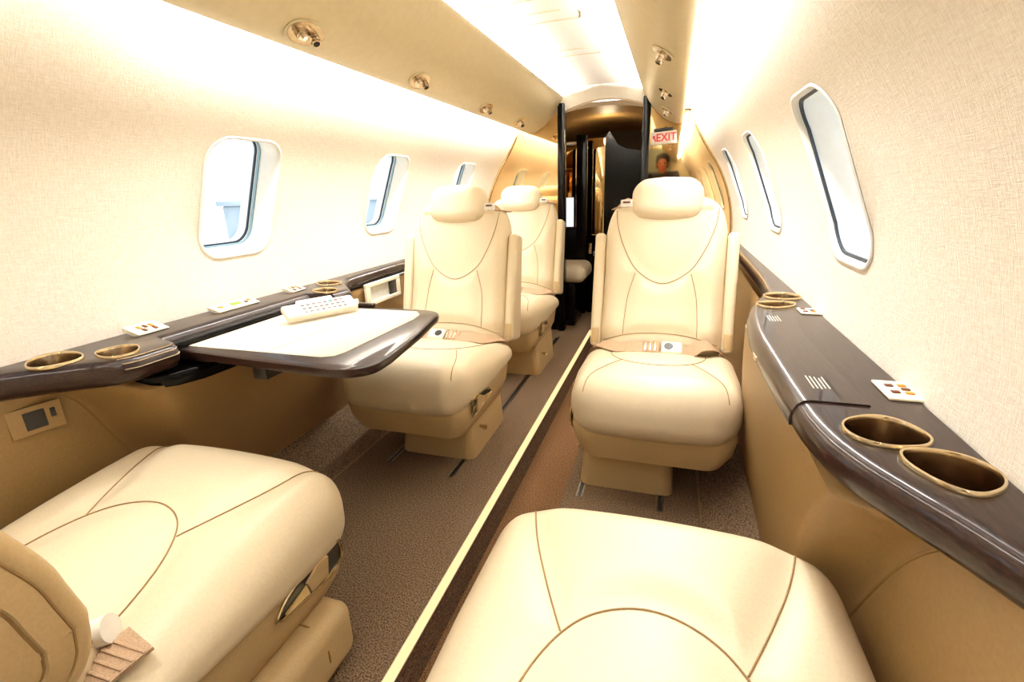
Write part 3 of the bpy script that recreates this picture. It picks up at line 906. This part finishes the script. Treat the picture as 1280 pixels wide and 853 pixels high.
    wmap = lambda p: (p[0] * (1 - tap + tap * min(1, ((p[1] + HY) / (2 * HY)) * 2.2) ** .7), p[1] + .255, .5)
    project_seams(m, [[wmap(p) for p in l] for l in (arch, dl, dr)], (0, 0, -1), .0008, .0013, 1)
    # welt along the lower edge
    welt = [(x, y, .262 + .125 * max(0, y - .02)) for x, y in rrect(0, .2565, hx_ - .0135, .2365, .085, 8)]
    m.tube(welt, .0028, 6, 1, closed=True)
    cbv = BVHTree.FromPolygons(m.v, m.f)
    def top(x, y, d=.005):
        h = cbv.ray_cast(Vector((x, y, 1)), Vector((0, 0, -1)))
        return Vector((x, y, (h[0].z if h[0] else .36) + d))
    m.build('seat_cushion', [LEATHER, SEAM], root, angle=70)
    # backrest in its own frame: hinge at origin, up = +z, front = -y
    rec = Matrix.Translation((0, hinge, .29)) @ Matrix.Rotation(radians(-recline), 4, 'X')
    H = .282; BX = .205
    V, Fc = rbox(BX, .058, H, .05, 5, (44, 2, 60)); m = MB(); m.add(V, Fc)
    U = smooth_poly([(-.168, .235), (-.158, .17), (-.128, .09), (-.082, .02), (0, -.02), (.082, .02), (.128, .09), (.158, .17), (.168, .235)], 8)
    l1 = smooth_poly([(-.092, .015), (-.112, -.06), (-.120, -.14), (-.122, -.2)], 6); l2 = [Vector((-p[0], p[1])) for p in l1]
    lum = smooth_poly([(-.19, -.225), (-.1, -.198), (0, -.19), (.1, -.198), (.19, -.225)], 6)
    Uc = [(p[0], p[1]) for p in U]
    def shoulder(z):
        t = max(0, (z - .10) / (H - .10)); t = min(1, t)
        return 1 - .40 * (1 - sqrt(max(0, 1 - t ** 2.4)))
    def back(p):
        x, y, z = p; s = shoulder(z)
        x2 = x * s * (1.0 + .03 * max(0, -z / H))
        front = max(0, -y / .058)
        g = min(polydist((x2, z), U), polydist((x2, z), l1), polydist((x2, z), l2), polydist((x2, z), lum))
        pu = .016 * (1 - (x / BX) ** 2) * (1 - (z / H) ** 4) + .009 * (1 - exp(-(g / .025) ** 2))
        if point_in((x2, z), Uc): pu -= .010 * (1 - exp(-(g / .02) ** 2))
        y2 = y - front * pu + .03 * max(0, z / H) ** 2 * 0
        y2 += -.022 * front * exp(-((z + .20) / .08) ** 2)      # lumbar roll
        return (x2, y2, z + H + .02)
    m.xf(back)
    project_seams(m, [[(p[0], .0, p[1] + H + .02) for p in l] for l in (U, l1, l2, lum)], (0, 1, 0), .0007, .0012, 1)
    m.xf(lambda p: rec @ p)
    back_o = m.build('backrest', [LEATHER, SEAM], root, angle=70)
    # headrest
    V, Fc = rbox(.118, .045, .062, .042, 5, (12, 1, 3)); m = MB(); m.add(V, Fc)
    m.xf(lambda p: rec @ Vector((p[0] * (1 - .10 * max(0, p[2] / .062) ** 2), p[1] - .045 - .012 * (1 - (p[0] / .118) ** 2), p[2] + .572 - .012 * (1 - (p[0] / .118) ** 2) * (1 if p[2] < 0 else -.6))))
    hr = m.build('headrest', LEATHER, root, angle=70)
    # shoulder belt at the aisle side of the headrest
    a = aisle
    m = MB(); m.ribbon([rec @ Vector(q) for q in ((a * .100, .02, .580), (a * .118, -.04, .574), (a * .138, -.062, .556), (a * .158, -.04, .552), (a * .178, .03, .552))],
                        [rec.to_3x3() @ Vector(q) for q in ((0, -.3, 1), (0, -.7, .7), (0, -1, .5), (0, -.7, .8), (0, 0, 1))], .036, .003)
    sb = m.build('shoulder_belt', WEB, root)
    m = MB(); m.box((-.021, -.006, -.013), (.021, .006, .013), bev=.004); m.xf(lambda p: rec @ (p + Vector((a * .134, -.066, .556)))); m.build('belt_guide', WHITE, sb)
    m = MB(); m.box((-.012, -.003, -.003), (.012, .003, .003), bev=.001); m.xf(lambda p: rec @ (p + Vector((a * .134, -.0725, .560)))); m.build('guide_slot', BROWNK, sb)
    # armrests
    for s in (-1, 1):
        if arms == 'near' and s == aisle:
            C_ = smooth_poly([(.26, .471), (.252, .51), (.243, .55), (.219, .608), (.19, .67), (.14, .74), (.03, .80), (-.10, .76), (-.14, .60), (-.10, .43), (-.02, .375), (.08, .366), (.16, .376), (.225, .398), (.252, .43), (.26, .471)], 8)[:-1]
            C_ = [Vector((p[0], p[1])) for p in C_]
            def mid_(k, X): return [(-.412 - X, .70 - (p[0] + (.06 - p[0]) * k), p[1] + (.57 - p[1]) * k) for p in inset(C_, .056)]
            gg = lambda d, X: [(-.412 - X, .70 - p[0], p[1]) for p in inset(C_, d)]
            m = MB(); m.loft([gg(.012, -.205), gg(.002, -.200), gg(0, -.185), gg(.001, -.170), gg(.006, -.160), gg(.014, -.1545), gg(.022, -.1530), gg(.024, -.1545), gg(.026, -.1530), gg(.046, -.1515), gg(.050, -.1500), gg(.053, -.1535), gg(.056, -.1515), mid_(.4, -.1505), mid_(.97, -.150)])
            for d, X in ((.024, -.1540), (.053, -.1532)): m.tube(gg(d, X), .0018, 6, 1, closed=True)
            m.build('armrest', [LEATHER2, SEAM], root, angle=60)
        elif arms in ('up', 'near'):
            V, Fc = rbox(.019, .05, .205, .016, 4, (1, 4, 16)); m = MB(); m.add(V, Fc)
            m.xf(lambda p: rec @ Vector((p[0] + s * .222, p[1] * (1 + .25 * (-p[2] / .205)) - .004 - .02 * (p[2] / .205 < -.5) * 0, p[2] + .255)))
            ar = m.build('armrest', LEATHER, root, angle=70)
            m = MB(); m.box((-.012, -.066, .052), (.012, -.048, .110), bev=.004); m.xf(lambda p: rec @ (p + Vector((s * .222, 0, .01)))); m.build('armrest_latch', LEATHER2, ar)
            m = MB()
            m.tube([rec @ Vector((s * .212, -.052, .03)), rec @ Vector((s * .218, -.06, .012)), rec @ Vector((s * .215, -.05, -.012)), rec @ Vector((s * .205, -.03, -.03))], .010, 8)
            m.build('armrest_pivot', LEATHER2, ar)
    if arms == 'near':      # padded lower cover on the aisle side
        V, Fc = rbox(.046, .215, .062, .03, 4, (1, 16, 2)); m = MB(); m.add(V, Fc)
        m.xf(lambda p: p + Vector((aisle * .232, .285, .078)))
        m.tube([(aisle * .232 + .0463 * cos(t), .155, .078 + .0623 * sin(t)) for t in [radians(-10 + 200 * i / 18) for i in range(19)]], .0022, 6, 1)
        m.build('base_cover', [LEATHER2, SEAM], root, angle=70)
    # lap belt with buckle
    if not belt: pass
    elif arms == 'up' and face_aft:
        nb = Vector((0, -.45, 1)).normalized()
        b = MB(); b.ribbon(smooth_poly([top(a * .208, .472, .020), top(a * .19, .447, .022), top(a * .14, .420, .017), top(a * .09, .405, .015), top(a * .045, .398, .014)], 5), nb, .050, .004)
        b.build('lap_belt', WEB, root)
        b = MB(); b.ribbon(smooth_poly([top(-a * .208, .475, .012), top(-a * .19, .45, .022), top(-a * .165, .425, .040), top(-a * .13, .415, .034), top(-a * .105, .410, .010), top(-a * .075, .408, .010)], 5), nb, .050, .004)
        b.build('lap_belt', WEB, root)
        def place(dx): return Matrix.Translation(top(a * dx, .402, .013)) @ Matrix.Rotation(radians(30), 4, 'X')
        m = MB(); m.box((-.028, -.026, -.007), (.028, .026, .009), bev=.005)
        m.xf(lambda p: place(.022) @ p); bk = m.build('belt_tongue', WEB, root)
        m = MB()
        for i in range(3): m.box((-.024 + .016 * i, -.022, .008), (-.016 + .016 * i, .022, .0125), bev=.001)
        m.xf(lambda p: place(.022) @ p); m.build('tongue_bar', CHROME, bk)
        V, Fc = rbox(.034, .026, .011, .009, 3, (5, 3, 1)); m = MB(); m.add(V, Fc)
        m.xf(lambda p: place(-.044) @ (p + Vector((0, 0, .003)))); bk = m.build('belt_buckle', PLASTIC, root)
        m = MB(); m.loft([[(.0145 * cos(2 * pi * k / 16) - a * -.010, .0145 * sin(2 * pi * k / 16), h) for k in range(16)] for h in (.012, .0155)])
        m.xf(lambda p: place(-.044) @ p); m.build('buckle_button', BLACK, bk)
    else:
        W = lambda x, y: top(-.412 - x, .70 - y, .006)          # world x, y -> local surface point
        b = MB(); b.ribbon([W(-.205, .235), W(-.20, .262), W(-.195, .285), W(-.19, .308)], (0, 0, 1), .062, .005)
        for i in range(5):
            p0 = W(-.203 + .003 * i, .245 + .012 * i)
            b.box((p0.x - .028, p0.y - .002, p0.z + .0015), (p0.x + .028, p0.y + .002, p0.z + .005), bev=.001)
        b.build('lap_belt', WEB, root)
        m = MB(); m.tube([W(-.285, .262) + Vector((0, 0, .015)), W(-.255, .281) + Vector((0, 0, .015)), W(-.226, .299) + Vector((0, 0, .015))], .0185, 16); m.build('belt_reel', WHITE, root)
    return root

XL, XR = -.375, .405; NLX = -.412
make_seat('cream leather armchair facing back, alone on the side opposite the table', (XR, 1.225, 0), True, -1, 12)
make_seat('cream leather armchair facing back just beyond the fold-out table', (XL + .005, 1.215, 0), True, 1, 12, base=(-.03, .05))
make_seat('cream leather armchair facing back between the doorway and another armchair', (XL - .01, 2.11, 0), True, 1, 12)
make_seat('cream leather seat facing the lone armchair, its arched cushion seam in view', (.430, .70, 0), False, 1, 55, 'none', hx_=.262, tap=.05, belt=False)
make_seat('cream leather seat facing the table, its belt end and recline handle in view', (NLX, .70, 0), False, -1, 16, 'near', hx_=.278, tap=.05, hinge=.47)

# side seat in the vestibule: only its rounded cushion shows
root = empty('jump_seat', 'pale rounded seat cushion just inside the dark doorway', 'seat', (-.27, 3.33, 0))
V, Fc = rbox(.17, .17, .06, .055, 5, (6, 6, 1)); m = MB(); m.add(V, Fc); m.xf(lambda p: p + Vector((0, 0, .36))); m.build('seat_cushion', PLASTIC, root, angle=70)
m = MB(); m.box((-.14, -.14, 0), (.10, .14, .305), bev=.01); m.build('seat_base', WOODBLK, root)

# ---------------------------------------------------------------- photographer, seen only as a reflection
def skin_mesh(name, nodes, edges, mat, parent, root=0, sub=2):
    me = bpy.data.meshes.new(name); me.from_pydata([n[:3] for n in nodes], edges, [])
    o = bpy.data.objects.new(name, me); COL.objects.link(o)
    o.modifiers.new('skin', 'SKIN'); o.modifiers['skin'].use_smooth_shade = True
    sv = me.skin_vertices[0].data if me.skin_vertices else None
    if sv is None:
        bpy.context.view_layer.objects.active = o
        bpy.ops.mesh.customdata_skin_add(); sv = me.skin_vertices[0].data
    for i, n in enumerate(nodes): sv[i].radius = (n[3], n[4] if len(n) > 4 else n[3])
    sv[root].use_root = True
    m = o.modifiers.new('sub', 'SUBSURF'); m.levels = m.render_levels = sub
    bpy.context.view_layer.update()
    nm = bpy.data.meshes.new_from_object(o.evaluated_get(bpy.context.evaluated_depsgraph_get()))
    bpy.data.objects.remove(o); bpy.data.meshes.remove(me)
    nm.name = name; nm.materials.clear(); nm.materials.append(mat); nm.shade_smooth()
    q = bpy.data.objects.new(name, nm); COL.objects.link(q); q.parent = parent
    return q
person = empty('person', 'dark-haired person in a dark jacket over a red shirt, crouching, reflected in the partition mirror', 'person', (.265, -.80, 0))
B = []; E_ = []
def nd(x, y, z, r, r2=None, to=None):
    B.append((x, y, z, r, r2 if r2 else r)); i = len(B) - 1
    if to is not None: E_.append((to, i))
    return i
hip = nd(0, 0, .60, .13, .10); waist = nd(0, .04, .74, .115, .09, hip); chest = nd(0, .09, .92, .135, .10, waist); neck0 = nd(0, .125, 1.045, .055, .055, chest)
neck = nd(0, .15, 1.09, .05, .05, neck0); jaw = nd(0, .185, 1.135, .058, .066, neck); brow = nd(0, .185, 1.195, .070, .086, jaw); crown = nd(0, .175, 1.25, .052, .062, brow)
hands = []
for sx in (-1, 1):
    sh = nd(sx * .15, .105, 1.015, .055, None, chest); el = nd(sx * .20, .03, .74, .04, None, sh); wr = nd(sx * .15, .20, .60, .028, None, el); pm = nd(sx * .135, .255, .575, .03, .018, wr)
    for k, (dx, ln) in enumerate(((-.024, .055), (-.008, .066), (.008, .062), (.023, .048))):
        f1 = nd(sx * .135 + dx, .285, .565, .0095, None, pm); f2 = nd(sx * .135 + dx * 1.1, .285 + ln * .5, .553, .0088, None, f1); nd(sx * .135 + dx * 1.1, .285 + ln * .85, .535, .0078, None, f2)
    t1 = nd(sx * .135 - sx * .032, .255, .572, .011, None, pm); nd(sx * .135 - sx * .048, .285, .560, .0095, None, t1)
    hp_ = nd(sx * .09, .0, .56, .085, None, hip); kn = nd(sx * .13, .27, .40, .06, None, hp_); an = nd(sx * .11, .03, .09, .04, None, kn); nd(sx * .11, .14, .04, .038, .03, an)
skin_mesh('body', B, E_, SKIN, person)
jk = [(0, 0, .56, .145, .115), (0, .04, .74, .13, .105), (0, .088, .93, .155, .12), (0, .12, 1.065, .085, .08)]
je = [(0, 1), (1, 2), (2, 3)]
for sx in (-1, 1):
    b0 = len(jk); jk += [(sx * .165, .105, 1.03, .078), (sx * .205, .03, .74, .055), (sx * .155, .19, .61, .042)]; je += [(2, b0), (b0, b0 + 1), (b0 + 1, b0 + 2)]
skin_mesh('jacket', jk, je, JACKET, person)
tr = [(0, 0, .58, .14, .11)]; te = []
for sx in (-1, 1):
    b0 = len(tr); tr += [(sx * .09, 0, .55, .098), (sx * .132, .27, .40, .072), (sx * .112, .03, .10, .055)]; te += [(0, b0), (b0, b0 + 1), (b0 + 1, b0 + 2)]
skin_mesh('trousers', tr, te, JACKET, person)
V, Fc = rbox(.045, .02, .085, .018, 3, (3, 1, 5)); m = MB(); m.add(V, Fc); m.xf(lambda p: p + Vector((0, .205 - .55 * (p[2]) * .35, .93))); m.build('shirt_front', SHIRT, person)
m = MB(); V, Fc = rbox(.085, .10, .088, .078, 5, (4, 4, 4)); m.add(V, Fc); m.xf(lambda p: Vector((p[0], p[1] * (1 if p[1] < 0 else .72) + .165, p[2] * (1 if p[2] > -.02 else 1.35) + 1.215 + (.035 if p[1] > .05 and p[2] < .03 else 0)))); m.build('hair', HAIR, person, angle=80)
for sx in (-1, 1):
    V, Fc = rbox(.011, .008, .007, .006, 2, (1, 1, 1)); m = MB(); m.add(V, Fc); m.xf(lambda p: p + Vector((sx * .030, .266, 1.180))); m.build('eye', HAIR, person)
    V, Fc = rbox(.009, .016, .024, .008, 2, (1, 1, 1)); m = MB(); m.add(V, Fc); m.xf(lambda p: p + Vector((sx * .076, .19, 1.165))); m.build('ear', SKIN, person)
m = MB(); m.tube([(0, .262, 1.186), (0, .275, 1.168), (0, .285, 1.152), (0, .262, 1.146)], [.007, .009, .012, .008], 8); m.build('nose', SKIN, person)
m = MB(); m.tube([(-.024, .250, 1.122), (0, .258, 1.121), (.024, .250, 1.122)], [.003, .006, .003], 8); m.build('mouth', REDK, person)

# ---------------------------------------------------------------- outside
m = MB(); m.box((-40, -40, -2.05), (40, 40, -2.0)); tag(m.build('ground', APRON), kind='structure')
m = MB()
m.box((-12.7, 11.9, -2), (-11.5, 19, .75), bev=.05); m.add([(-12.8, 11.8, .75), (-11.4, 11.8, .75), (-11.4, 19.1, .75), (-12.8, 19.1, .75), (-12.8, 11.8, .9), (-12.8, 19.1, .9)], [(0, 1, 4), (1, 2, 5, 4), (2, 3, 5), (3, 0, 4, 5), (0, 3, 2, 1)])
o = m.build('hangar', EXT); tag(o, 'pale grey hangar seen through the nearest table side window', 'building')

# ---------------------------------------------------------------- light
w = bpy.data.worlds.new('world'); S.world = w; w.use_nodes = True
bg = w.node_tree.nodes['Background']; bg.inputs[0].default_value = (.93, .97, 1, 1); bg.inputs[1].default_value = 3.

def area(name, loc, rot, sx, sy, power, col=(1, .86, .66), spread=180):
    l = bpy.data.lights.new(name, 'AREA'); l.shape = 'RECTANGLE'; l.size = sx; l.size_y = sy; l.energy = power; l.color = col
    l.spread = radians(spread)
    o = bpy.data.objects.new(name, l); COL.objects.link(o); o.location = loc; o.rotation_euler = rot
    return o
for sd in (-1, 1):
    for (y0, y1, kw, kc) in ((Y0 + .1, .75, 3., 26), (.77, Y1 - .03, 14, 42)):
        ln = y1 - y0; yc = (y0 + y1) / 2
        area('cove_lamp_wall', (sd * .464, yc, 1.288), (0, radians(-sd * 40), 0), .03, ln, kw * ln, (1, .985, .965))
        area('cove_lamp_ceiling', (sd * .262, yc, 1.405), (0, radians(180 - sd * 50), 0), .03, ln, kc * ln, (1, .98, .95))
    for i, y in enumerate((-.5, .35, 1.03, 1.56, 2.16, 2.66)):  # aftmost spots have no unit; the stronger is added fill for the near cushions
        l = bpy.data.lights.new('reading_and_fill_spot', 'SPOT'); l.energy = 14 if i == 1 else 6; l.spot_size = radians(50); l.spot_blend = .9; l.shadow_soft_size = .02; l.color = (1, .97, .93)
        o = bpy.data.objects.new('reading_and_fill_spot', l); COL.objects.link(o); o.location = (sd * .365, y - .022, 1.215)
        o.rotation_euler = (0, sd * radians(10), 0)
l = bpy.data.lights.new('vestibule_lamp', 'POINT'); l.energy = 1.5; l.color = (1, .8, .5); l.shadow_soft_size = .05
o = bpy.data.objects.new('vestibule_lamp', l); COL.objects.link(o); o.location = (-.02, 3.5, 1.28)

S.view_settings.view_transform = 'Standard'; S.view_settings.look = 'None'
S.view_settings.exposure = -.2; S.view_settings.gamma = 1.; S.view_settings.use_curve_mapping = False
S.cycles.max_bounces = 10; S.cycles.diffuse_bounces = 6; S.cycles.glossy_bounces = 5; S.cycles.transparent_max_bounces = 12
S.cycles.sample_clamp_indirect = 6.
S.cycles.use_denoising = True
